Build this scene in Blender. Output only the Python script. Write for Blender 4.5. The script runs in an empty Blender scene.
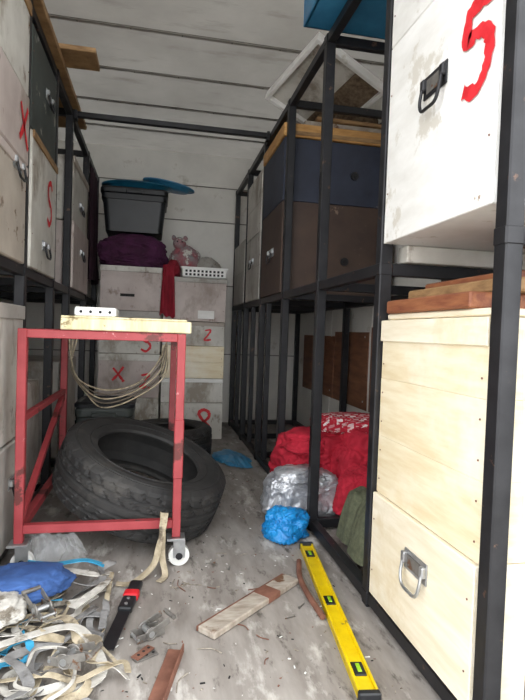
import bpy, bmesh, math, random
from mathutils import Vector, Matrix, noise
random.seed(7)
D=bpy.data; SC=bpy.context.scene
def hx(h):
    h=h.lstrip('#'); r=[int(h[i:i+2],16)/255 for i in (0,2,4)]
    return tuple((c/12.92 if c<=.04045 else ((c+.055)/1.055)**2.4) for c in r)+(1,)
# ---------------------------------------------------------------- materials
def pm(name,c1,c2=None,scale=6,rough=.6,metal=0,bump=.15,stretch=(1,1,1),wear=None,wt=.6,ws=9,wear2=None,wt2=.65,ws2=3,alpha=1,trans=0,lo=.35,hi=.65,bdist=.01,wsoft=.04,wst=(1,1,1),transl=0):
    m=D.materials.new(name); m.use_nodes=True; nt=m.node_tree; N=nt.nodes; L=nt.links
    b=N['Principled BSDF']; b.inputs['Roughness'].default_value=rough; b.inputs['Metallic'].default_value=metal
    tc=N.new('ShaderNodeTexCoord'); oi=N.new('ShaderNodeObjectInfo')
    mul=N.new('ShaderNodeMath'); mul.operation='MULTIPLY'; mul.inputs[1].default_value=17.3; L.new(oi.outputs['Random'],mul.inputs[0])
    ad=N.new('ShaderNodeVectorMath'); ad.operation='ADD'; L.new(tc.outputs['Object'],ad.inputs[0]); L.new(mul.outputs[0],ad.inputs[1])
    mp=N.new('ShaderNodeMapping'); mp.inputs['Scale'].default_value=stretch; L.new(ad.outputs[0],mp.inputs['Vector'])
    mp2=N.new('ShaderNodeMapping'); mp2.inputs['Scale'].default_value=wst; L.new(ad.outputs[0],mp2.inputs['Vector'])
    n=N.new('ShaderNodeTexNoise'); n.inputs['Scale'].default_value=scale; n.inputs['Detail'].default_value=6; n.inputs['Roughness'].default_value=.6; L.new(mp.outputs[0],n.inputs['Vector'])
    r=N.new('ShaderNodeValToRGB'); r.color_ramp.elements[0].position=lo; r.color_ramp.elements[1].position=hi
    r.color_ramp.elements[0].color=hx(c1); r.color_ramp.elements[1].color=hx(c2 or c1); L.new(n.outputs['Fac'],r.inputs['Fac'])
    col=r.outputs['Color']
    for (w,t,s) in ((wear,wt,ws),(wear2,wt2,ws2)):
        if not w: continue
        n2=N.new('ShaderNodeTexNoise'); n2.inputs['Scale'].default_value=s; n2.inputs['Detail'].default_value=8; n2.inputs['Roughness'].default_value=.65
        L.new(mp2.outputs[0],n2.inputs['Vector'])
        r2=N.new('ShaderNodeValToRGB'); r2.color_ramp.elements[0].position=t; r2.color_ramp.elements[1].position=min(1,t+wsoft)
        L.new(n2.outputs['Fac'],r2.inputs['Fac'])
        mx=N.new('ShaderNodeMix'); mx.data_type='RGBA'; L.new(r2.outputs['Color'],mx.inputs[0]); L.new(col,mx.inputs[6]); mx.inputs[7].default_value=hx(w); col=mx.outputs[2]
    L.new(col,b.inputs['Base Color'])
    if bump:
        bp=N.new('ShaderNodeBump'); bp.inputs['Strength'].default_value=bump; bp.inputs['Distance'].default_value=bdist
        L.new(n.outputs['Fac'],bp.inputs['Height']); L.new(bp.outputs[0],b.inputs['Normal'])
    if alpha<1: b.inputs['Alpha'].default_value=alpha
    if transl:
        tr=N.new('ShaderNodeBsdfTranslucent'); L.new(col,tr.inputs['Color']); ms=N.new('ShaderNodeMixShader'); ms.inputs[0].default_value=transl
        L.new(b.outputs[0],ms.inputs[1]); L.new(tr.outputs[0],ms.inputs[2]); L.new(ms.outputs[0],N['Material Output'].inputs['Surface'])
    return m
M={}
M['floor']=pm('worn_floor_plywood','#77706a','#a19b95',scale=6,rough=.85,bump=.25,stretch=(2.5,.6,1),wear='#58524c',wt=.565,ws=18,wear2='#c4c0ba',wt2=.55,ws2=7,wsoft=.12,wst=(1.6,.6,1),lo=.3,hi=.7)
M['roof']=pm('translucent_roof_sheet','#9d9992','#aeaaa3',scale=2.5,rough=.6,bump=.08,wear='#87827a',wt=.56,ws=5,wsoft=.2,wst=(.5,2,1),transl=.10)
M['seam']=pm('seam_dark','#66615b','#77726b',rough=.7)
M['wall']=pm('wall_panel','#d0cdc6','#e0ddd6',scale=3,rough=.5,bump=.05,wear='#b3ab9e',wt=.6,ws=6,wsoft=.12)
M['white']=pm('white_paint_wood','#dedcd7','#f2f1ee',scale=4,rough=.55,bump=.12,stretch=(1,1,3),wear='#8a6e50',wt=.685,ws=13,wear2='#cfcac0',wt2=.6,ws2=5,wsoft=.04)
M['white2']=pm('dirty_white_paint','#b8b4ab','#d6d3cb',scale=4,rough=.6,bump=.15,wear='#6f5b46',wt=.6,ws=14,wear2='#978d7f',wt2=.52,ws2=5,wsoft=.12,wst=(1,1,.6))
M['grey']=pm('grey_paint_wood','#a09c95','#bab6af',scale=4,rough=.6,bump=.15,wear='#6f6152',wt=.6,ws=14,wear2='#857d73',wt2=.53,ws2=4,wsoft=.12,wst=(1,1,.6))
M['pink']=pm('pinkish_paint_wood','#aea09a','#c7bbb5',scale=4,rough=.6,bump=.15,wear='#80685a',wt=.605,ws=14,wear2='#988a80',wt2=.53,ws2=4,wsoft=.12,wst=(1,1,.6))
M['tan']=pm('tan_paint_wood','#a0958a','#bab0a4',scale=4,rough=.6,bump=.15,wear='#756555',wt=.59,ws=14)
M['greend']=pm('dark_green_paint','#2f3531','#434a46',scale=4,rough=.6,bump=.15,wear='#8b8a80',wt=.62,ws=12)
M['wood']=pm('bare_pine','#e0cea8','#efe4c8',scale=5,rough=.6,bump=.1,stretch=(1,1,8),wear='#b8894f',wt=.75,ws=10,wear2='#f2ebda',wt2=.5,ws2=3,wsoft=.2)
M['woodw']=pm('whitewashed_pine','#e2d6bb','#f1e8d4',scale=5,rough=.6,bump=.1,stretch=(1,1,8),wear='#b58c5c',wt=.73,ws=10,wear2='#d9c6a0',wt2=.56,ws2=4,wsoft=.15)
M['woodd']=pm('weathered_wood','#7d5f3f','#a5835a',scale=6,rough=.7,bump=.3,stretch=(2,2,9))
M['woody']=pm('yellow_wood','#a97b45','#c89a5e',scale=6,rough=.65,bump=.2,stretch=(2,2,9))
M['plank']=pm('grey_plank','#8f8376','#b5aca0',scale=8,rough=.8,bump=.3,stretch=(2,6,2),wear='#6a4b35',wt=.62,ws=8)
M['redwood']=pm('red_brown_wood','#74402c','#96603f',scale=8,rough=.6,bump=.3,stretch=(6,1,6))
M['brown']=pm('brown_paint','#3d2e28','#4c3b31',scale=5,rough=.6,bump=.15,wear='#7d6a5a',wt=.66,ws=12)
M['navy']=pm('navy_paint','#222735','#2f3546',scale=5,rough=.6,bump=.12,wear='#77736e',wt=.67,ws=12)
M['ply']=pm('brown_plywood','#6a4430','#875a40',scale=5,rough=.6,bump=.15,stretch=(1,1,5))
M['steel']=pm('black_painted_steel','#1b1b1e','#29292c',scale=14,rough=.45,metal=.3,bump=.08,wear='#5c463a',wt=.64,ws=24)
M['galv']=pm('galvanised_steel','#a9abad','#c9cbcc',scale=20,rough=.35,metal=.8,bump=.05)
M['dark']=pm('dark_gap','#141414','#1e1e1e',rough=.8)
M['cart']=pm('red_painted_steel','#8d2f34','#a34044',scale=8,rough=.55,bump=.1,wear='#c08a88',wt=.62,ws=16,wear2='#5e2825',wt2=.58,ws2=8)
M['redp']=pm('red_spray_paint','#c01520','#dd2c35',scale=25,rough=.6,bump=0)
M['rubber']=pm('tire_rubber','#242424','#353433',scale=12,rough=.7,bump=.1,wear='#4e4b47',wt=.56,ws=7,wsoft=.2)
M['blackpl']=pm('black_plastic','#15171a','#202327',rough=.45,bump=.03)
M['greypl']=pm('grey_green_plastic','#3c4240','#4c5350',rough=.45,bump=.03)
M['teal']=pm('teal_plastic','#134a62','#1a617d',rough=.35,bump=.03)
M['bluepl']=pm('blue_plastic','#2a6c94','#3f88b0',rough=.35,bump=.03)
M['purple']=pm('purple_cloth','#38132f','#501f46',scale=10,rough=.9,bump=.3)
M['maroon']=pm('maroon_cloth','#2a1520','#3a1f2c',scale=10,rough=.9,bump=.3)
M['redc']=pm('red_cloth','#9c1228','#b91c34',scale=10,rough=.85,bump=.25)
M['dred']=pm('dark_red_cloth','#7e1626','#981d30',scale=10,rough=.85,bump=.25)
M['silver']=pm('silver_foil_fabric','#868990','#d6d8dc',scale=16,rough=.38,metal=.45,bump=.8,bdist=.012)
M['bluec']=pm('blue_bag_plastic','#0e74b8','#2490d2',scale=18,rough=.35,bump=.5)
M['blued']=pm('blue_strap_cloth','#2c4a80','#3f63a0',scale=10,rough=.85,bump=.3)
M['olive']=pm('olive_fabric','#4a4e3c','#636750',scale=60,rough=.9,bump=.5)
M['burlap']=pm('burlap_fabric','#5c4c3e','#85735e',scale=50,rough=.95,bump=.5)
M['web']=pm('beige_webbing','#93876f','#bfb29a',scale=30,rough=.85,bump=.2,wear='#675d4e',wt=.54,ws=16,wsoft=.1)
M['webw']=pm('white_webbing','#aca8a0','#d2cfc8',scale=30,rough=.85,bump=.2,wear='#7a7266',wt=.54,ws=16,wsoft=.1)
M['webg']=pm('grey_webbing','#6e6d6d','#8c8b8a',scale=30,rough=.85,bump=.2,wear='#4e4a46',wt=.56,ws=14,wsoft=.1)
M['webb']=pm('blue_webbing','#2a82a8','#3a9cc4',scale=30,rough=.85,bump=.2)
M['yellow']=pm('yellow_enamel','#d8b800','#e8cc10',scale=20,rough=.4,bump=.02,wear='#8e7d3a',wt=.66,ws=18)
M['rust']=pm('rusty_metal','#6b4638','#8d6150',scale=15,rough=.8,metal=.2,bump=.3)
M['oldmetal']=pm('dull_metal','#6f6c68','#918e89',scale=25,rough=.5,metal=.6,bump=.2,wear='#7a5a45',wt=.56,ws=30)
M['plastic']=pm('clear_plastic_film','#c5c8ca','#e6e8ea',scale=14,rough=.2,bump=.4,alpha=.28)
M['whitepl']=pm('white_plastic','#dcdcd8','#ecece8',rough=.4,bump=.02)
M['yboard']=pm('cream_board','#c4b78e','#ded4b2',scale=6,rough=.6,bump=.15,stretch=(6,1,1),wear='#8a7a55',wt=.6,ws=14)
M['floral']=pm('floral_cloth','#a55a62','#8d8f90',scale=14,rough=.9,bump=.3,wear='#c9c6be',wt=.55,ws=18)
M['cable']=pm('grey_cable','#4c463e','#736a5c',scale=20,rough=.6)
M['green']=pm('green_vial','#7fae20','#9ccc30',rough=.2)
M['debris']=pm('debris_bits','#6a6055','#a8a093',scale=60,rough=.9)
M['ground']=pm('outside_gravel','#8f8a82','#aaa59d',scale=6,rough=.95,bump=.4,wear='#6e6a62',wt=.55,ws=20)
def pattern():
    m=pm('red_white_print','#b01a30','#b01a30',rough=.85); nt=m.node_tree
    b=nt.nodes['Principled BSDF']; tc=nt.nodes.new('ShaderNodeTexCoord'); v=nt.nodes.new('ShaderNodeTexBrick')
    v.inputs['Scale'].default_value=13; v.inputs['Color1'].default_value=hx('#b01a30'); v.inputs['Color2'].default_value=hx('#e6dede'); v.inputs['Mortar'].default_value=hx('#b01a30'); v.inputs['Mortar Size'].default_value=.07
    nt.links.new(tc.outputs['Object'],v.inputs['Vector']); nt.links.new(v.outputs['Color'],b.inputs['Base Color']); return m
M['print']=pattern()
# ---------------------------------------------------------------- mesh builder
class MB:
    def __init__(s): s.v=[];s.f=[];s.mi=[];s.sm=[];s.m=[]
    def add(s,vs,fs,mat,smooth=False,T=None):
        if mat not in s.m: s.m.append(mat)
        k=s.m.index(mat); o=len(s.v)
        for p in vs:
            p=Vector(p); s.v.append(T@p if T else p)
        for f in fs: s.f.append([i+o for i in f]); s.mi.append(k); s.sm.append(smooth)
    def bm(s,b,mat,smooth=False,T=None):
        b.verts.index_update(); s.add([v.co.copy() for v in b.verts],[[v.index for v in f.verts] for f in b.faces],mat,smooth,T); b.free()
    def box(s,x0,x1,y0,y1,z0,z1,mat,bev=.003,T=None,seg=1):
        b=bmesh.new(); bmesh.ops.create_cube(b,size=1)
        for v in b.verts: v.co=Vector(((x0+x1)/2+v.co.x*(x1-x0),(y0+y1)/2+v.co.y*(y1-y0),(z0+z1)/2+v.co.z*(z1-z0)))
        if bev: bmesh.ops.bevel(b,geom=list(b.edges),offset=min(bev,.3*min(x1-x0,y1-y0,z1-z0)),segments=seg,affect='EDGES',profile=.5)
        s.bm(b,mat,False,T)
    def cyl(s,p0,p1,r,mat,n=16,r2=None):
        s.tube([p0,p1],r,mat,n,r2)
    def tube(s,pts,r,mat,n=10,r2=None,closed=False):
        P=[Vector(p) for p in pts]; vs=[];fs=[]; L=len(P); ref=None
        for i,p in enumerate(P):
            a=P[(i-1)%L] if closed else P[max(0,i-1)]; c=P[(i+1)%L] if closed else P[min(L-1,i+1)]
            t=(c-a).normalized()
            if ref is None: ref=t.orthogonal().normalized()
            ref=(ref-t*ref.dot(t)).normalized(); q=t.cross(ref)
            rr=r if r2 is None else r+(r2-r)*i/(L-1)
            for k in range(n):
                an=2*math.pi*k/n; vs.append(p+ref*math.cos(an)*rr+q*math.sin(an)*rr)
        for i in range(L if closed else L-1):
            j=(i+1)%L
            for k in range(n): fs.append([i*n+k,i*n+(k+1)%n,j*n+(k+1)%n,j*n+k])
        s.add(vs,fs,mat,True)
        if not closed:
            s.add(vs[:n],[list(range(n))[::-1]],mat); s.add(vs[-n:],[list(range(n))],mat)
    def ribbon(s,pts,w,mat,th=.003,side=None,sub=8,tilt=0):
        P=cr(pts,sub); vs=[];fs=[]
        for i,p in enumerate(P):
            t=(P[min(i+1,len(P)-1)]-P[max(0,i-1)]).normalized()
            sd=Vector(side) if side else t.cross(Vector((0,0,1)))
            if sd.length<1e-4: sd=Vector((1,0,0))
            sd=(sd-t*sd.dot(t)).normalized(); nn=sd.cross(t).normalized()
            ti=tilt*math.sin(i*.12) if tilt else 0
            if ti: sd=(sd*math.cos(ti)+nn*math.sin(ti)).normalized(); nn=sd.cross(t).normalized()
            for a,c in ((-1,-1),(1,-1),(1,1),(-1,1)): 
                q=p+sd*a*w/2+nn*c*th/2; 
                if q.z<.001: q.z=.001+.0005*(c+1)
                vs.append(q)
        for i in range(len(P)-1):
            for k in range(4): fs.append([i*4+k,i*4+(k+1)%4,i*4+4+(k+1)%4,i*4+4+k])
        fs.append([3,2,1,0]); e=(len(P)-1)*4; fs.append([e,e+1,e+2,e+3])
        s.add(vs,fs,mat,False)
    def lump(s,c,sz,mat,seed=0,amp=.12,freq=1.6,floor=None,sub=5,sq=1.0,fine=.05,flare=0,rz=0):
        # crumpled / slumped bundle: soft volume, warped fold ridges, skirt spreading at the base
        b=bmesh.new(); bmesh.ops.create_icosphere(b,subdivisions=sub,radius=1); S=Vector((seed*3.1,seed*1.7,seed*.9)); RR=Matrix.Rotation(rz,3,'Z')
        def rd(v_): t_=abs(noise.noise(v_)); return 1-2*math.sqrt(t_*t_+.004)
        for v in b.verts:
            n=v.co.normalized(); q=n*freq+S
            wv=Vector((noise.noise(q+Vector((9,0,0))),noise.noise(q+Vector((0,9,0))),noise.noise(q+Vector((0,0,9)))))
            q2=q+wv*1.3; q2=Vector((q2.x,q2.y*1.6,q2.z*.8))
            r=1+amp*1.6*noise.noise(q*.9)+fine*rd(q2*1.7)+fine*.6*rd(q2*3.2)+fine*.3*rd(q2*6.5)
            if sq!=1: d=Vector([math.copysign(abs(a)**sq,a) for a in n])
            else: d=n
            p=Vector((d.x*sz[0],d.y*sz[1],d.z*sz[2]))*r
            if flare and p.z<0: k=1+flare*min(1,-p.z/sz[2]); p.x*=k; p.y*=k
            p=RR@p+Vector(c)
            if floor is not None and p.z<floor: p.z=floor+.002*abs(noise.noise(q*4))
            v.co=p
        s.bm(b,mat,True)
    def drape(s,c,hxy,H,mat,seed,z0=.003,rot=0,fold=.03,freq=5,peak=(0,0),p=2.2,N=110,ang=.6,bumps=.35,hem=.5):
        vs=[];fs=[]; S=Vector((seed*2.3,seed*1.1,seed*.7)); R2=Matrix.Rotation(rot,2)
        for j in range(N+1):
            for i in range(N+1):
                u=-1+2*i/N; v=-1+2*j/N
                x=u*math.sqrt(1-v*v/2); y=v*math.sqrt(1-u*u/2)
                rr=min(1,math.hypot(x,y)); a=math.atan2(y,x)
                rim=1+.30*noise.noise(Vector((math.cos(a)*1.6,math.sin(a)*1.6,0))+S)+.12*noise.noise(Vector((math.cos(a)*5,math.sin(a)*5,0))+S)
                X,Y=x*rim,y*rim
                dx,dy=X-peak[0]*(1-rr),Y-peak[1]*(1-rr)
                h=H*(1-rr**p)
                h*=1+bumps*noise.noise(Vector((X*1.5,Y*1.5,0))+S)+bumps*1.2*noise.noise(Vector((X*3,Y*3,4))+S)
                q=Vector(((X*math.cos(ang)+Y*math.sin(ang))*freq,(-X*math.sin(ang)+Y*math.cos(ang))*freq*.38,0))+S
                w=Vector((noise.noise(q*.5),noise.noise(q*.5+Vector((7,7,0))),0))
                def rd(v_): t_=abs(noise.noise(v_)); return 1-2*math.sqrt(t_*t_+.006)
                g=rd(q+w*1.9)+.5*rd((q+w)*2.1)+.2*rd((q+w)*4.5)
                h+=fold*g*(.35+.65*min(1,(1-rr)*4))
                z=max(z0+.003*(1-rr),z0+h)
                P=R2@Vector((dx*hxy[0],dy*hxy[1])); k=fold*hem*g*rr
                vs.append(Vector((c[0]+P.x+k*math.cos(a),c[1]+P.y+k*math.sin(a),z)))
        for j in range(N):
            for i in range(N):
                q=j*(N+1)+i; fs.append([q,q+1,q+N+2,q+N+1])
        s.add(vs,fs,mat,True)
    def done(s,name,parent=None):
        me=D.meshes.new(name); xs=[p.x for p in s.v];ys=[p.y for p in s.v];zs=[p.z for p in s.v]
        o=Vector(((min(xs)+max(xs))/2,(min(ys)+max(ys))/2,min(zs)))
        me.from_pydata([p-o for p in s.v],[],s.f)
        for m in s.m: me.materials.append(M[m])
        for i,p in enumerate(me.polygons): p.material_index=s.mi[i]; p.use_smooth=s.sm[i]
        me.update(); ob=D.objects.new(name,me); ob.location=o; SC.collection.objects.link(ob)
        return ob
def cr(pts,sub=8):
    P=[Vector(p) for p in pts]
    if len(P)<3: return [P[0].lerp(P[-1],i/sub) for i in range(sub+1)]
    o=[]
    for i in range(len(P)-1):
        p0=P[max(0,i-1)];p1=P[i];p2=P[i+1];p3=P[min(len(P)-1,i+2)]
        for k in range(sub):
            t=k/sub; o.append(.5*((2*p1)+(p2-p0)*t+(2*p0-5*p1+4*p2-p3)*t*t+(-p0+3*p1-3*p2+p3)*t**3))
    o.append(P[-1]); return o
# ---------------------------------------------------------------- room shell
XL,XR,Y0,Y1,ZC=-1.1,1.27,.72,4.62,2.33
b=MB(); 
xs=[XL,-.3,.5,XR]
for i in range(3): b.box(xs[i]+.0006,xs[i+1]-.0006,Y0,Y1,-.05,0,'floor',.001)
b.done('floor')
b=MB(); b.add([(XL-.04,Y0,ZC),(XR+.04,Y0,ZC),(XR+.04,Y1+.04,ZC),(XL-.04,Y1+.04,ZC)],[[3,2,1,0]],'roof')
y=.95
while y<4.6:
    b.box(XL,XR,y,y+.006,ZC-.002,ZC+.001,'seam',.0005); 
    b.box(XL,XR,y+.006,y+.03,ZC-.004,ZC-.001,'roof',.001)
    for k in range(9): b.cyl((XL+.15+k*.26,y+.018,ZC-.007),(XL+.15+k*.26,y+.018,ZC-.004),.004,'seam',8)
    y+=.46
b.done('ceiling')
b=MB(); b.box(XL-.04,XL,Y0,Y1,-.05,ZC,'wall',0)
for yy in (1.3,2.1,2.9,3.7): b.box(XL-.001,XL+.004,yy,yy+.03,0,ZC,'wall',.001)
b.done('wall_left')
b=MB(); b.box(XR,XR+.04,Y0,Y1,-.05,ZC,'wall',0)
for yy in (1.3,2.1,2.96,3.7): b.box(XR-.004,XR+.001,yy,yy+.03,0,ZC,'wall',.001)
for i,(a,c) in enumerate(((2.2,2.95),(2.99,3.6),(3.62,4.4))):
    b.box(XR-.010,XR+.001,a,c,.35,.86-.03*i,'ply',.002)
    for zz in (.4,.8): b.cyl((XR-.013,a+.05,zz),(XR-.009,a+.05,zz),.006,'galv',8)
b.done('wall_right')
b=MB(); b.box(XL-.04,XR+.04,Y1,Y1+.04,-.05,ZC,'wall',0)
for zz in (.6,1.2,1.75,2.05): b.box(XL,XR,Y1-.004,Y1+.001,zz,zz+.008,'seam',.001); b.box(XL,XR,Y1-.006,Y1+.001,zz+.008,zz+.03,'wall',.001)
b.done('wall_back')
b=MB(); b.box(XL-.05,XR+.05,Y0-.03,Y0-.001,-.12,-.0505,'galv',.004); b.done('trim_1')
b=MB(); b.box(-9,9,-9,9,-1.2,-1.15,'ground',0); b.done('ground')
# ---------------------------------------------------------------- racks
def rack(X,XB,YS,zs,top,skip=()):
    b=MB(); h=.019
    for y in YS:
        for x in (X,XB): b.box(x-h,x+h,y-h,y+h,.001,top,'steel',.003)
        for z in zs:
            b.box(min(X,XB)+h,max(X,XB)-h,y-.015,y+.015,z-.018,z+.018,'steel',.002)
    for z in zs:
        for x in (X,XB):
            for i in range(len(YS)-1):
                if (i,z,x) in skip: continue
                b.box(x-.016,x+.016,YS[i]+h,YS[i+1]-h,z-.018,z+.018,'steel',.002)
    for y in YS:
        for z in zs: b.box(X-.021,X+.021,y-.021,y+.021,z-.019,z+.019,'steel',.004)
    return b
YR=[.89,1.45,2.05,2.65,3.25,3.85,4.45]
b=rack(.65,1.21,YR,(.03,1.0,1.98),2.0,skip=((0,1.0,.65),))
for y in (3.05,3.55,4.15): b.box(.635,.665,y-.012,y+.012,.05,.98,'steel',.002)
b.done('steel_storage_rack')
b=rack(-.5,-1.06,[1.45,2.1,2.65,3.1,3.8,4.42],(.03,1.0,1.98),2.0); b.done('steel_storage_rack')
b=MB(); b.box(-.478,.628,3.1,3.13,1.965,1.995,'steel',.003)
for x in (-.47,.62): b.box(x-.008,x+.008,3.09,3.14,1.95,2.0,'steel',.002)
b.done('steel_cross_bar')
b=MB(); b.box(.695,.735,.84,.845,.001,1.02,'galv',.001); b.box(.731,.735,.845,.868,.001,1.02,'galv',.001)
for k in range(24): b.box(.705,.725,.838,.8405,.04+k*.04,.062+k*.04,'dark',.001)
b.done('slotted_angle_bar')
# ---------------------------------------------------------------- hive boxes
def stroke(b,fr,pts,w=.014,mat='redp'):
    O,ax,ay,n=fr; P=cr([Vector((p[0],p[1],0)) for p in pts],6); vs=[];fs=[]
    for i,p in enumerate(P):
        t=(P[min(i+1,len(P)-1)]-P[max(0,i-1)]); t.normalize(); s=Vector((-t.y,t.x,0)); ww=w*(.7+.8*abs(noise.noise(Vector((i*.4,pts[0][0]*9,2)))))
        for a in (-1,1):
            q=p+s*a*ww/2; vs.append(O+ax*q.x+ay*q.y+n*.0035)
    for i in range(len(P)-1): fs.append([2*i,2*i+1,2*i+3,2*i+2])
    b.add(vs,fs,mat)
def handle(b,fr,cx,cy,w=.11,h=.07,mat='galv',bail='steel'):
    O,ax,ay,n=fr
    T=Matrix((( ax.x,ay.x,n.x,O.x),(ax.y,ay.y,n.y,O.y),(ax.z,ay.z,n.z,O.z),(0,0,0,1)))
    b.box(cx-w*.5,cx+w*.5,cy-h*.1,cy+h*.5,.001,.005,mat,.002,T)
    b.box(cx-w*.34,cx+w*.34,cy,cy+h*.38,.005,.0065,'oldmetal',.0005,T)
    for sx in (-1,1):
        x=cx+sx*w*.42; b.box(x-.009,x+.009,cy+h*.1,cy+h*.42,.004,.016,mat,.003,T)
    pts=[T@Vector(p) for p in cr([(cx-w*.42,cy+h*.25,.012),(cx-w*.42,cy-h*.2,.018),(cx-w*.3,cy-h*.48,.02),(cx,cy-h*.52,.021),(cx+w*.3,cy-h*.48,.02),(cx+w*.42,cy-h*.2,.018),(cx+w*.42,cy+h*.25,.012)],6)]
    b.tube(pts,.0042,bail,8)
FIVE=[(.045,.09),(.0,.095),(-.02,.09),(-.025,.05),(.0,.055),(.03,.04),(.03,.0),(.005,-.03),(-.03,-.02)]
ESS=[(.035,.06),(.01,.08),(-.025,.06),(-.015,.02),(.02,.0),(.03,-.03),(.0,-.06),(-.035,-.045)]
EIGHT=[(0,0),(.028,.03),(.02,.06),(-.01,.068),(-.03,.045),(0,0),(.03,-.03),(.015,-.07),(-.025,-.065),(-.035,-.03),(0,0)]
EX=[[(-.04,.05),(0,0),(.045,-.06)],[(.04,.06),(0,0),(-.045,-.05)]]
ZED=[(-.03,.05),(.03,.055),(.0,.0),(-.035,-.05),(.035,-.045)]
def hive(x0,x1,y0,y1,z0,z1,mat,planks=2,face='x-',hd=None,marks=(),lip=None,hmat='galv',name='hive_box',patch=(),bev=.0022,mw=.020):
    b=MB(); H=(z1-z0)/planks
    for k in range(planks):
        j=[random.uniform(-.0008,.0008) for _ in range(4)]
        b.box(x0+j[0],x1+j[1],y0+j[2],y1+j[3],z0+k*H+.0002,z0+(k+1)*H-.0002,mat,bev)
    if face=='x-': fr=(Vector((x0,y1,z0)),Vector((0,-1,0)),Vector((0,0,1)),Vector((-1,0,0))); W=y1-y0
    elif face=='x+': fr=(Vector((x1,y0,z0)),Vector((0,1,0)),Vector((0,0,1)),Vector((1,0,0))); W=y1-y0
    else: fr=(Vector((x0,y0,z0)),Vector((1,0,0)),Vector((0,0,1)),Vector((0,-1,0))); W=x1-x0
    O,ax,ay,n=fr
    T=Matrix((( ax.x,ay.x,n.x,O.x),(ax.y,ay.y,n.y,O.y),(ax.z,ay.z,n.z,O.z),(0,0,0,1)))
    if lip: b.box(.0,W,(z1-z0)-lip[0],(z1-z0)-.001,0,.007,lip[1],.002,T)
    for k in range(planks):
        for xx in (.018,W-.018):
            for f in (.25,.75): 
                c=T@Vector((xx,(k+f)*H,.0015)); b.cyl(c,c+n*.0014,.0024,'rust',6)
    for h in (hd or []): handle(b,fr,*h,mat=hmat) if len(h)<5 else handle(b,fr,*h[:4],mat=h[5] if len(h)>5 else hmat,bail=h[4])
    for (strk,cx,cy,sc) in marks:
        for st in (strk if isinstance(strk[0],list) else [strk]): stroke(b,fr,[(cx+p[0]*sc,cy+p[1]*sc) for p in st],mw*sc)
    for (cx,cy,w,h,mm) in patch: b.box(cx,cx+w,cy,cy+h,.0,.0045,mm,.001,T)
    return b.done(name)
b=MB(); 
for yy in (.87,1.405): b.box(.70,1.16,yy,yy+.06,1.0195,1.068,'white2',.003)
b.done('wooden_batten')
hive(.635,1.18,.925,1.425,1.07,1.62,'white',1,'x-',hd=[(.262,.325,.105,.09,'steel','steel')],marks=[(FIVE,.425,.29,1.4)],mw=.023)
hive(.635,1.18,.925,1.425,1.622,1.95,'white',1,'x-')
hive(.635,1.18,.925,1.425,.052,.35,'woodw',1,'x-',hd=[(.27,.18,.11,.085,'galv')])
hive(.645,1.18,.925,1.425,.352,.85,'wood',3,'x-',lip=(.06,'woodw'),bev=.0009)
b=MB(); b.box(.655,1.17,.93,1.42,.852,.868,'woodw',.003); b.box(.645,1.16,1.0,1.41,.869,.905,'redwood',.004); b.box(.70,1.16,.95,1.39,.906,.935,'woodd',.004); b.box(.74,1.15,.99,1.37,.936,.955,'redwood',.004); b.done('wooden_hive_lid')
hive(.63,1.18,2.70,3.22,1.021,1.50,'brown',1,'x-',hd=[(.28,.22,.12,.08)])
hive(.63,1.18,2.70,3.22,1.502,1.83,'navy',1,'x-')
b=MB(); b.box(.62,1.19,2.685,3.225,1.832,1.90,'woody',.004); b.box(.64,1.17,2.68,2.686,1.84,1.86,'woodd',.001); b.done('wooden_hive_lid')
b=MB()
for (x,z) in ((1.02,1.66),(.98,1.2)): 
    b.cyl((x,2.6985,z),(x,2.690,z),.022,'steel',16); b.cyl((x,2.690,z),(x,2.687,z),.012,'dark',16)
b.done('hive_ventilation_disc')
hive(.63,1.18,3.30,3.80,1.021,1.45,'grey',2,'x-',hd=[(.25,.25)])
hive(.63,1.18,3.30,3.80,1.452,1.84,'white2',2,'x-')
hive(.63,1.18,3.90,4.40,1.021,1.5,'grey',2,'x-')
def L(y0,y1,z0,z1,mat,pl,hd=None,mk=(),x1=-.475,**k): hive(x1-.5,x1,y0,y1,z0,z1,mat,pl,'x+',hd=hd,marks=mk,bev=.005,**k)
L(1.5,2.06,1.021,1.368,'tan',1,[(.43,.31)],[],x1=-.478,lip=(.03,'pink'))
L(1.5,2.055,1.372,1.618,'pink',1,None,[(EX,.47,.12,1.2)],x1=-.470)
L(1.5,2.06,1.622,1.95,'white2',1,x1=-.475,lip=(.04,'woodd'))
L(2.13,2.62,1.021,1.538,'white2',1,[(.25,.1,.1,.07)],[(ESS,.33,.30,1.3)],x1=-.475,lip=(.03,'woodd'))
L(2.13,2.61,1.542,1.93,'greend',1,[(.3,.22)],x1=-.482)
L(3.13,3.77,1.021,1.398,'pink',1,[(.3,.22)],x1=-.47)
L(3.13,3.77,1.402,1.76,'white2',1,[(.3,.12)],x1=-.48,lip=(.04,'tan'))
L(3.83,4.39,1.021,1.5,'grey',1,x1=-.56)
L(1.5,2.06,.05,.398,'grey',1,[(.42,.2)],x1=-.47)
L(1.5,2.06,.402,.87,'white2',1,None,[(ZED,.5,.12,.8)],x1=-.478,lip=(.05,'grey'))
L(2.13,2.62,.05,.55,'white2',1,None,[],x1=-.53)
L(3.13,3.77,.05,.6,'grey',1,None,[],x1=-.53)
hive(-.40,.03,3.9,4.36,0.001,.30,'white2',1,'y-')
hive(-.40,.03,3.9,4.36,.302,.62,'pink',1,'y-',marks=[(EX,.14,.17,.9),(ZED,.33,.12,.9)],lip=(.05,'white2'))
hive(-.40,.03,3.9,4.36,.622,.93,'white2',1,'y-',marks=[(ESS,.33,.08,1.0)],lip=(.05,'grey'))
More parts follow.
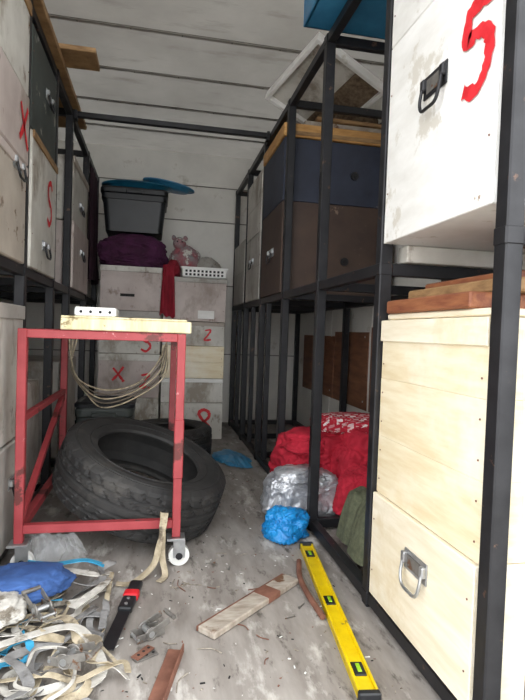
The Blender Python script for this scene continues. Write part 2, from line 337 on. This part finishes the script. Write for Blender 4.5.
hive(-.40,.03,3.9,4.36,.932,1.25,'pink',1,'y-',lip=(.04,'white2'),patch=[(.14,.1,.1,.02,'dark')])
hive(.045,.50,3.88,4.36,0.001,.27,'white2',1,'y-',marks=[(EIGHT,.32,.13,1.3)])
hive(.045,.50,3.9,4.36,.272,.45,'white2',1,'y-',lip=(.03,'white'))
hive(.045,.50,3.89,4.36,.452,.69,'wood',2,'y-')
hive(.045,.50,3.9,4.36,.692,.87,'white2',1,'y-',marks=[(ZED,.33,.08,.7)],lip=(.03,'tan'))
hive(.045,.50,3.87,4.36,.872,1.19,'pink',1,'y-',lip=(.035,'grey'),patch=[(.25,.02,.12,.06,'white')])
# ---------------------------------------------------------------- planks on left top
b=MB(); b.box(-.66,-.45,1.5,3.4,2.001,2.028,'woodd',.003); b.done('wooden_plank')
b=MB(); b.box(-1.02,-.30,2.5,2.68,2.0295,2.052,'woodd',.003); b.done('wooden_plank')
b=MB(); b.box(-1.0,-.68,1.7,2.4,2.001,2.026,'plank',.003); b.done('wooden_plank')
# tilted white lid on right rack
A=Vector((.56,2.9,2.13)); ux=Vector((.17,-.46,.12)).normalized(); 
C=Vector((1.12,2.55,2.1)); B=A+ux*.5; vx=(C-B); vx=(vx-ux*vx.dot(ux)).normalized(); nz=ux.cross(vx).normalized()
if nz.z<0: nz=-nz
T=Matrix(((ux.x,vx.x,nz.x,A.x),(ux.y,vx.y,nz.y,A.y),(ux.z,vx.z,nz.z,A.z),(0,0,0,1)))
b=MB(); b.box(0,.48,0,.45,0,.014,'white',.002,T)
for q in ((0,.48,0,.02),(0,.48,.43,.45),(0,.02,.02,.43),(.46,.48,.02,.43)): b.box(q[0],q[1],q[2],q[3],-.04,0,'white',.002,T)
b.box(.02,.46,.02,.27,-.012,-.0005,'white2',.001,T); b.box(.02,.46,.27,.43,-.020,-.0005,'burlap',.003,T); b.done('hive_roof_cover')
b=MB(); b.box(.74,1.18,2.72,3.18,1.902,1.935,'plank',.003); b.box(.80,1.17,2.70,3.1,1.936,1.955,'woodd',.003); b.done('wooden_board')
b=MB(); b.lump((1.06,2.82,2.0),(.11,.09,.045),'burlap',5,.1,1.6,1.957,5,.8,.07); b.done('burlap_sack')
b=MB(); b.box(.53,.93,1.46,2.03,2.003,2.015,'bluepl',.004,None,2)
for q in ((.53,.93,1.46,1.475),(.53,.93,2.015,2.03),(.53,.545,1.475,2.015),(.915,.93,1.475,2.015)): b.box(*q,2.003,2.16,'bluepl',.005,None,2)
for q in ((.515,.945,1.445,1.465),(.515,.945,2.025,2.045),(.515,.535,1.465,2.025),(.925,.945,1.465,2.025)): b.box(*q,2.15,2.17,'bluepl',.004)
for k in range(4): b.box(.58+k*.09,.60+k*.09,1.452,1.461,2.02,2.14,'bluepl',.003)
b.done('blue_plastic_tray')
# ---------------------------------------------------------------- totes
def tote(x0,x1,y0,y1,z0,z1,mat,name,lid=None):
    b=MB(); cx,cy=(x0+x1)/2,(y0+y1)/2; n=8
    def ring(s,z,r=.04):
        o=[]; hxx=(x1-x0)/2*s; hy=(y1-y0)/2*s
        for (sx,sy,a0) in ((1,1,0),(-1,1,90),(-1,-1,180),(1,-1,270)):
            for k in range(n+1):
                a=math.radians(a0+90*k/n); o.append(Vector((cx+sx*(hxx-r)+r*math.cos(a),cy+sy*(hy-r)+r*math.sin(a),z)))
        return o
    R=[ring(.84,z0),ring(.93,z1-.09),ring(.97,z1-.088),ring(.97,z1-.05),ring(.94,z1-.05),ring(1.0,z1-.04),ring(1.0,z1-.012),ring(.97,z1),ring(.92,z1),ring(.8,z0+.01)]
    c=len(R[0]); vs=[p for r in R for p in r]; fs=[]
    for i in range(len(R)-1):
        for k in range(c): fs.append([i*c+k,i*c+(k+1)%c,(i+1)*c+(k+1)%c,(i+1)*c+k])
    fs.append(list(range(c))[::-1]); fs.append([ (len(R)-1)*c+k for k in range(c)])
    b.add(vs,fs,mat)
    b.box(cx-.06,cx+.06,y0-.012,y0+.01,z1-.045,z1-.02,mat,.005)
    if lid:
        R=[ring(1.02,z1+.002),ring(1.03,z1+.02),ring(.9,z1+.028),ring(.86,z1+.02)]
        vs=[p for r in R for p in r]; fs=[]
        for i in range(3):
            for k in range(c): fs.append([i*c+k,i*c+(k+1)%c,(i+1)*c+(k+1)%c,(i+1)*c+k])
        fs.append([3*c+k for k in range(c)]); fs.append(list(range(c))[::-1]); b.add(vs,fs,lid)
    return b.done(name)
tote(-.42,.06,3.93,4.32,1.505,1.82,'blackpl','plastic_storage_tote')
tote(-.385,-.10,2.70,3.02,.002,.40,'greypl','lidded_storage_bin','blackpl')
def basin(c,rx,ry,h,mat,name,tx=0,ty=0):
    b=MB(); n=40; prof=[(.0,0),(.75,0),(.82,.02),(.95,h),(1.0,h+.006),(1.0,h-.004),(.93,h-.008)]
    T=Matrix.Translation(c)@Matrix.Rotation(ty,4,'Y')@Matrix.Rotation(tx,4,'X'); vs=[];fs=[]
    for (r,z) in prof:
        for k in range(n): a=2*math.pi*k/n; vs.append((rx*max(r,.01)*math.cos(a),ry*max(r,.01)*math.sin(a),z))
    for i in range(len(prof)-1):
        for k in range(n): fs.append([i*n+k,i*n+(k+1)%n,(i+1)*n+(k+1)%n,(i+1)*n+k])
    b.add(vs,fs,mat,True,T); return b.done(name)
basin((-.17,4.12,1.823),.26,.18,.045,'teal','plastic_basin')
basin((.06,4.15,1.885),.20,.13,.025,'bluepl','blue_plastic_lid',0,.16)
b=MB(); b.drape((.49,3.26),(.10,.24),.025,'bluepl',13,.003,.15,.008,3,(0,0),2,70,.3); b.done('blue_tarp')
b=MB(); b.lump((-.18,4.1,1.37),(.23,.17,.115),'purple',3,.1,1.5,1.252,6,.7,.08,.1)
for p in b.v: p.z=min(p.z,1.503)
b.done('purple_blanket')
def hang(x0,x1,y,z0,z1,mat,name,axis='x',amp=.02,folds=4,seed=1):
    b=MB(); n,m=40,26; vs=[];fs=[]
    for side in (0,1):
        for j in range(m+1):
            for i in range(n+1):
                u=i/n; v=j/m
                a=x0+(x1-x0)*(.5+(u-.5)*(1-.3*v)); d=amp*(1-.6*v)*math.sin(u*folds*2*math.pi+seed+1.2*v)+.01*noise.noise(Vector((u*4,v*5,seed)))
                z=z0+(z1-z0)*v+(1-v)*.04*noise.noise(Vector((u*3,seed,0)))
                d+=side*.006
                vs.append((a,y+d,z) if axis=='x' else (y+d,a,z))
    K=(n+1)*(m+1)
    for s in (0,1):
        for j in range(m):
            for i in range(n):
                q=[s*K+j*(n+1)+i,s*K+j*(n+1)+i+1,s*K+(j+1)*(n+1)+i+1,s*K+(j+1)*(n+1)+i]; fs.append(q if s else q[::-1])
    b.add(vs,fs,mat,True); return b.done(name)
hang(3.84,4.38,-.49,1.15,1.95,'maroon','hanging_jacket','y',.02,3,2)
hang(.02,.13,3.84,.90,1.27,'dred','hanging_red_cloth','x',.012,2,5)
b=MB(); b.lump((.11,4.0,1.25),(.045,.13,.07),'dred',4,.12,1.8,1.193,5,1,.1); b.done('red_cloth')
b=MB(); b.lump((.21,4.24,1.33),(.12,.1,.14),'floral',6,.12,1.8,1.193,5,1,.1); b.lump((.38,4.22,1.28),(.1,.1,.1),'grey',8,.1,1.8,1.193,5,1,.1)
b.lump((.16,4.2,1.48),(.05,.045,.05),'floral',2,.05,1.5,None,4,1,.03)
for s in (-1,1): b.lump((.16+s*.045,4.2,1.525),(.018,.014,.02),'floral',2,.05,1.5,None,3,1,.02); b.cyl((.16+s*.018,4.155,1.49),(.16+s*.018,4.15,1.49),.006,'dark',8)
b.done('stuffed_toy')
b=MB(); x0,x1,y0,y1,z0,z1=.17,.50,3.86,4.08,1.192,1.265
for q in ((x0,x1,y0,y0+.008),(x0,x1,y1-.008,y1),(x0,x0+.008,y0,y1),(x1-.008,x1,y0,y1)): b.box(*q,z0,z1,'whitepl',.002)
b.box(x0,x1,y0,y1,z0,z0+.005,'whitepl',0); b.box(x0-.006,x1+.006,y0-.006,y0+.01,z1-.012,z1+.002,'whitepl',.002)
for k in range(10):
    for j in range(2): b.box(x0+.025+k*.029,x0+.041+k*.029,y0-.0015,y0+.001,z0+.012+j*.025,z0+.028+j*.025,'dark',.0005)
b.done('plastic_crate')
# ---------------------------------------------------------------- red cart
b=MB(); h=.014; XA,XB,YA,YB=-.415,.085,1.79,2.58
def bar(p,q,mat='cart',t=h):
    p=Vector(p);q=Vector(q); d=(q-p); Lh=d.length; z=d.normalized(); r=Vector((0,1,0)) if abs(z.y)<.8 else Vector((1,0,0)); x=r.cross(z).normalized(); y=z.cross(x)
    T=Matrix(((x.x,y.x,z.x,p.x),(x.y,y.y,z.y,p.y),(x.z,y.z,z.z,p.z),(0,0,0,1))); b.box(-t,t,-t,t,0,Lh,mat,.002,T)
CT=.79
for x in (XA,XB):
    for y in (YA,YB): bar((x,y,.10),(x,y,CT))
for y in (YA,YB): bar((XA+h,y,CT-.015),(XB-h,y,CT-.015))
bar((XA+h,YA,.145),(XB-h,YA,.145))
for x in (XA,XB): bar((x,YA+h,CT-.015),(x,YB-h,CT-.015))
bar((XA,YA+h,.145),(XA,YB-h,.145)); bar((XA,YA+h,.50),(XA,YB-h,.50),'cart',.011); bar((XA,YA+h,.17),(XA,YB-h,.49),'cart',.011)
b.box(XB-.016,XB+.016,YA-.018,YA+.018,.30,.50,'cart',.003)
for x in (XA,XB):
    for y in (YA,YB):
        b.box(x-.03,x+.03,y-.03,y+.03,.092,.1,'galv',.001)
        wx=x+.012
        for s in (-1,1): b.box(wx-.02,wx+.02,y+s*.016-.0015,y+s*.016+.0015,.03,.092,'galv',.001)
        b.cyl((wx,y-.012,.036),(wx,y+.012,.036),.035,'whitepl',24); b.cyl((wx,y-.02,.036),(wx,y+.02,.036),.012,'steel',10)
b.done('red_metal_cart')
b=MB(); z=CT+.001
for yy in (1.765,2.2): b.box(-.30,.115,yy,yy+.035,z,z+.038,'yboard',.003)
for k in range(4): b.box(-.30+k*.126,-.265+k*.126,1.80,2.2,z+.002,z+.036,'yboard',.003)
b.box(-.30,.10,1.77,2.23,z+.0385,z+.045,'yboard',.002)
b.done('wooden_frame_board')
b=MB(); b.box(-.26,-.13,1.78,1.92,z+.046,z+.075,'whitepl',.004)
for k in range(4): b.cyl((-.24+k*.030,1.7785,z+.06),(-.24+k*.030,1.7801,z+.06),.005,'dark',10)
b.done('hive_entrance_block')
b=MB()
for k in range(5):
    o=k*.009
    b.tube(cr([(-.385+o,2.5,.75),(-.36,2.42,.65-o),(-.31+o,2.3,.58-o*1.8),(-.2,2.2,.55-o*2),(-.08,2.12,.58-o*1.5),(.0+o,2.05,.66-o),(.04,2.0,.755)],8),.0032,'cable' if k%2 else 'web',6)
b.done('coiled_cable')
# ---------------------------------------------------------------- tires
def tire(c,R,hw,T0,name):
    b=MB(); seg=180
    prof=[(.63*R,-hw*.72),(.62*R,-hw*.8),(.635*R,-hw*.9),(.70*R,-hw*.98),(R*.82,-hw*1.05),(R*.90,-hw*1.02),(R*.955,-hw*.92),(R*.975,-hw*.86)]
    tr=[]; K=34
    for i in range(K+1):
        y=-.82+1.64*i/K; tr.append((R*(1-.018*y*y*1.2),hw*y,True))
    P=[(r,y,False) for r,y in prof]+tr+[(r,-y,False) for r,y in prof[::-1]]
    inner=[(R*.66,hw*.7,False),(R*.85,hw*.85,False),(R*.93,hw*.6,False),(R*.945,0,False),(R*.93,-hw*.6,False),(R*.85,-hw*.85,False),(R*.66,-hw*.7,False)]
    P+=inner; n=len(P); vs=[];fs=[]
    for s in range(seg):
        a=2*math.pi*s/seg
        for (r,y,t) in P:
            rr=r
            if t:
                v=y/hw
                g=any(abs(v-q)<.05 for q in (-.5,-.17,.17,.5))
                lat=((s+int(abs(v)*8))%5==0) and abs(v)>.2
                if g: rr=r-.009
                elif lat: rr=r-.006
            elif abs(y)>hw*.84 and r>R*.94 and s%5==0: rr=r-.003
            vs.append((rr*math.cos(a),rr*math.sin(a),y))
    for s in range(seg):
        q=(s+1)%seg
        for i in range(n): fs.append([s*n+i,q*n+i,q*n+(i+1)%n,s*n+(i+1)%n])
    T=Matrix.Translation(c)@T0; b.add(vs,fs,'rubber',False,T)
    for z in (-1,1):
        for rr in (.72,.88):
            pts=[(R*rr*math.cos(2*math.pi*k/64),R*rr*math.sin(2*math.pi*k/64),z*hw*(1.0 if rr<.8 else 1.03)) for k in range(64)]
            b.tube([T@Vector(p) for p in pts],.003,'rubber',6,None,True)
    zmin=min(p.z for p in b.v)
    for p in b.v: p.z+=.002-zmin
    return b.done(name)
tire((-.04,2.165,.2),.335,.105,Matrix.Rotation(math.radians(11),4,'X')@Matrix.Rotation(math.radians(18),4,'Y'),'car_tire')
tire((.10,3.36,.10),.27,.095,Matrix.Identity(4),'car_tire')
# ---------------------------------------------------------------- right floor pile: slumped cloths
b=MB()
b.lump((.78,2.42,.20),(.20,.17,.14),'redc',11,.14,1.9,.052,6,.8,.075,.15,.3)
b.lump((.96,2.32,.20),(.15,.19,.17),'redc',17,.14,1.9,.052,6,.8,.075,.12,-.3)
b.lump((.90,2.13,.11),(.12,.10,.12),'redc',23,.14,2.0,.052,6,.85,.075,.2,.2)
b.lump((.73,2.36,.31),(.13,.10,.05),'redc',29,.14,2.0,None,5,.8,.08,.2,.7)
b.done('red_blanket')
b=MB(); b.lump((.93,2.36,.385),(.17,.13,.045),'print',5,.12,1.8,.2,6,.8,.08,.1,-.2); b.done('printed_towel')
b=MB(); b.lump((.64,2.20,.105),(.15,.105,.10),'silver',23,.1,1.7,.003,6,.62,.075,.15,.1); b.lump((.62,2.17,.20),(.10,.07,.03),'silver',27,.1,1.8,.1,5,.8,.09,.1,.4); b.done('insulated_foil_bag')
b=MB(); b.lump((.52,1.985,.05),(.075,.07,.06),'bluec',37,.2,1.9,.003,6,.9,.10,.25,.4); b.done('blue_plastic_bag')
b=MB(); b.drape((.80,1.72),(.12,.22),.20,'olive',43,.052,-.1,.010,2.5,(-.1,.2),4.4,90,1.4,.15); b.ribbon([(.72,1.60,.19),(.715,1.57,.245),(.77,1.57,.25),(.79,1.60,.2)],.02,'olive'); b.done('olive_canvas_bag')
p=Vector((.572,1.87,.001)); q=Vector((.478,1.04,.001)); d=(q-p).normalized(); Ll=(q-p).length
sd=Vector((-d.y,d.x,0)).normalized(); up=Vector((0,0,1))
T=Matrix(((d.x,sd.x,up.x,p.x),(d.y,sd.y,up.y,p.y),(d.z,sd.z,up.z,p.z),(0,0,0,1)))
b=MB(); w2=.023
b.box(.012,Ll-.012,-w2,w2,.006,.016,'yellow',.001,T)
for s in (-1,1): b.box(.012,Ll-.012,min(s*w2,s*(w2-.006)),max(s*w2,s*(w2-.006)),0,.024,'yellow',.001,T)
for x in (0,Ll-.018): b.box(x,x+.018,-w2-.002,w2+.002,-.0005,.026,'blackpl',.003,T)
for x in (.09,Ll/2,Ll-.10): b.box(x-.025,x+.025,-.014,.014,.014,.019,'blackpl',.003,T); b.box(x-.015,x+.015,-.005,.005,.019,.022,'green',.002,T)
b.done('spirit_level')
p=Vector((.15,1.35,.003)); q=Vector((.45,1.62,.003)); d=(q-p).normalized(); s=Vector((-d.y,d.x,0)); Ll=(q-p).length
T=Matrix(((d.x,s.x,0,p.x),(d.y,s.y,0,p.y),(0,0,1,.001),(0,0,0,1)))
b=MB(); b.box(0,Ll,-.03,.03,0,.018,'plank',.003,T); b.box(.24,.30,-.031,.031,.0005,.0188,'rust',.001,T); b.box(0,Ll,.03,.036,.002,.016,'rust',.001,T); b.done('broken_plank')
b=MB(); T=Matrix.Translation((.045,1.20,.001))@Matrix.Rotation(math.radians(75),4,'Z'); b.box(-.1,.1,-.02,.02,0,.005,'rust',.001,T); b.box(-.1,.1,-.02,-.016,.005,.022,'rust',.001,T); b.done('rusty_angle_iron')
b=MB(); b.tube(cr([(.51,1.74,.012),(.48,1.62,.012),(.475,1.5,.012),(.48,1.38,.012)],6),.009,'rust',8); b.done('rusty_rod')
# ---------------------------------------------------------------- straps
rnd=random.Random(4)
cols=['webw','web','webg','web','webw','web','webw','webb','webg','web','webw']
ob=MB()
def cx_(x,y): return max(-.44,min(-.115 if y>1.28 else -.04,x))
for i in range(42):
    cx=rnd.uniform(-.42,-.12); cy=rnd.uniform(1.12,1.64); a=rnd.uniform(0,6.28); pts=[]; z=.004+i*.0009
    x,y=cx-.12*math.cos(a),cy-.12*math.sin(a)
    for k in range(9):
        yy=max(1.10,min(1.72,y)); pts.append((cx_(x,yy),yy,z+.018*abs(math.sin(k*1.3+i))*rnd.uniform(.1,1)))
        a+=rnd.uniform(-1.5,1.5); x+=.055*math.cos(a); y+=.055*math.sin(a)
    ob.ribbon(pts,rnd.choice((.008,.014,.018,.024)),cols[i%len(cols)],.0022,tilt=rnd.uniform(-.9,.9))
def strap(pts,w,mat,b,tilt=0): b.ribbon(pts,w,mat,.003,tilt=tilt)
strap([(-.44,1.70,.03),(-.38,1.72,.05),(-.25,1.68,.05),(-.16,1.64,.05),(-.12,1.68,.03),(-.14,1.55,.05),(-.2,1.45,.05)],.026,'webw',ob)
strap([(-.34,1.3,.05),(-.2,1.34,.06),(-.14,1.3,.05),(-.1,1.2,.02),(-.2,1.14,.01)],.024,'webw',ob)
strap([(-.36,1.66,.09),(-.28,1.66,.08),(-.2,1.70,.07),(-.14,1.7,.05)],.022,'webb',ob)
ob.done('ratchet_strap_pile')
b=MB(); b.lump((-.345,1.57,.075),(.10,.09,.028),'blued',51,.15,1.9,.05,5,.85,.1,.2); b.lump((-.37,1.44,.07),(.05,.07,.02),'webw',55,.15,1.9,.05,5,.85,.1,.2); b.done('blue_cloth_rag')
b=MB(); strap([(.045,1.76,.19),(.04,1.73,.16),(.03,1.72,.10),(.01,1.70,.04),(-.05,1.66,.008),(-.10,1.66,.008)],.024,'web',b); strap([(.035,1.765,.19),(.04,1.765,.12),(.04,1.74,.05),(.05,1.70,.008),(.03,1.66,.006)],.020,'web',b); b.done('beige_strap')
T=Matrix.Translation((-.062,1.50,.014))@Matrix.Rotation(math.radians(80),4,'Z')
b=MB(); b.box(-.2,-.02,-.017,.017,-.001,.002,'steel',.0008,T); b.box(-.02,.05,-.02,.02,-.008,.012,'blackpl',.006,T,2); b.box(.05,.085,-.022,.022,-.01,.014,'redp',.006,T,2); b.box(.085,.145,-.019,.019,-.008,.012,'blackpl',.006,T,2)
for x in (.0,.03): b.cyl(T@Vector((x,0,.012)),T@Vector((x,0,.014)),.005,'galv',8)
b.done('utility_knife')
def ratchet(c,rz,name='strap_ratchet_buckle'):
    T=Matrix.Translation(c)@Matrix.Rotation(rz,4,'Z')@Matrix.Scale(.8,4); b=MB()
    for s in (-1,1):
        b.box(-.05,.05,s*.022-.0015,s*.022+.0015,0,.025,'oldmetal',.001,T)
        b.box(-.01,.075,s*.027-.0015,s*.027+.0015,.012,.034,'oldmetal',.001,T@Matrix.Rotation(-.3,4,'Y'))
        pts=[T@Vector((.0+.02*math.cos(a*math.pi/6),s*.024,.018+.02*math.sin(a*math.pi/6))) for a in range(12)]
        b.tube(pts,.0025,'oldmetal',6,None,True)
    b.cyl(T@Vector((0,-.03,.018)),T@Vector((0,.03,.018)),.008,'galv',12); b.cyl(T@Vector((-.045,-.025,.012)),T@Vector((-.045,.025,.012)),.004,'galv',8)
    b.cyl(T@Vector((.08,-.03,.048)),T@Vector((.08,.03,.048)),.006,'oldmetal',12); b.done(name)
ratchet((.0,1.37,.003),.5); ratchet((-.27,1.42,.055),2.2); ratchet((-.17,1.2,.055),-.4)
b=MB()
for (px,py,rz) in ((-.03,1.27,.5),(-.10,1.06,1.2)):
    T=Matrix.Translation((px,py,.002))@Matrix.Rotation(rz,4,'Z')
    for s,r in ((0,0),(1,.35)):
        T2=T@Matrix.Rotation(r,4,'Z'); b.box(.0,.06,-.012,.012,s*.004,s*.004+.003,'rust' if s else 'oldmetal',.001,T2)
        for k in range(3): b.cyl(T2@Vector((.015+k*.018,0,s*.004+.003)),T2@Vector((.015+k*.018,0,s*.004+.0036)),.004,'dark',8)
b.done('metal_hinge')
b=MB(); b.cyl((-.40,1.09,.012),(-.16,1.06,.012),.011,'whitepl',14); b.cyl((-.16,1.06,.012),(-.159,1.06,.012),.008,'dark',12); b.done('white_pipe')
b=MB(); b.drape((-.31,1.86),(.09,.05),.06,'plastic',61,.003,.1,.02,3.5,(0,0),2.4,70,.5); b.drape((-.37,1.89),(.07,.05),.06,'plastic',66,.003,.7,.02,3.5,(0,0),2.4,70,.5)
b.done('clear_plastic_bag')
# debris: wood chips, screws, twigs
b=MB(); r=random.Random(9)
for i in range(560):
    x=r.uniform(-.1,.58); y=.95+2.4*r.random()**1.6; s=r.uniform(.0008,.0032); T=Matrix.Translation((x,y,s*.4))@Matrix.Rotation(r.uniform(0,3),4,'Z'); b.box(-s*r.uniform(.6,3.5),s,-s*.6,s*.6,-s*.4+.0005,s*.3,r.choice(('debris','debris','rust','whitepl','dark')),0,T)
for i in range(18):
    x=r.uniform(.0,.5); y=r.uniform(1.05,1.9); a=r.uniform(0,6.28); l=r.uniform(.012,.04)
    b.tube(cr([(x,y,.003),(x+l*math.cos(a),y+l*math.sin(a),.004),(x+2*l*math.cos(a+.3),y+2*l*math.sin(a+.3),.003)],4),.0014,r.choice(('rust','dark','debris')),6)
for i in range(7):
    x=r.uniform(.1,.45); y=r.uniform(1.05,1.8); a=r.uniform(0,6.28)
    b.cyl((x,y,.003),(x+.03*math.cos(a),y+.03*math.sin(a),.003),.0018,'oldmetal',6); b.cyl((x,y,.004),(x-.002*math.cos(a),y-.002*math.sin(a),.004),.0038,'oldmetal',8)
b.done('floor_debris')
# ---------------------------------------------------------------- camera
th,ph,ro=math.radians(11.5),math.radians(1.8),math.radians(2.0)
F=Vector((math.sin(th)*math.cos(ph),math.cos(th)*math.cos(ph),-math.sin(ph))); R=Vector((math.cos(th),-math.sin(th),0)); U=R.cross(F)
r2=R*math.cos(ro)+U*math.sin(ro); u2=-R*math.sin(ro)+U*math.cos(ro)
cam=D.cameras.new('camera'); co=D.objects.new('camera',cam); SC.collection.objects.link(co)
co.matrix_world=Matrix(((r2.x,u2.x,-F.x,0),(r2.y,u2.y,-F.y,0),(r2.z,u2.z,-F.z,.8),(0,0,0,1)))
cam.sensor_fit='HORIZONTAL'; cam.sensor_width=36; cam.lens=36; cam.clip_start=.02; SC.camera=co
# ---------------------------------------------------------------- light
w=D.worlds.new('overcast_sky'); SC.world=w; w.use_nodes=True; bg=w.node_tree.nodes['Background']; bg.inputs[0].default_value=(.96,.98,1,1); bg.inputs[1].default_value=4.6
SC.view_settings.view_transform='Standard'
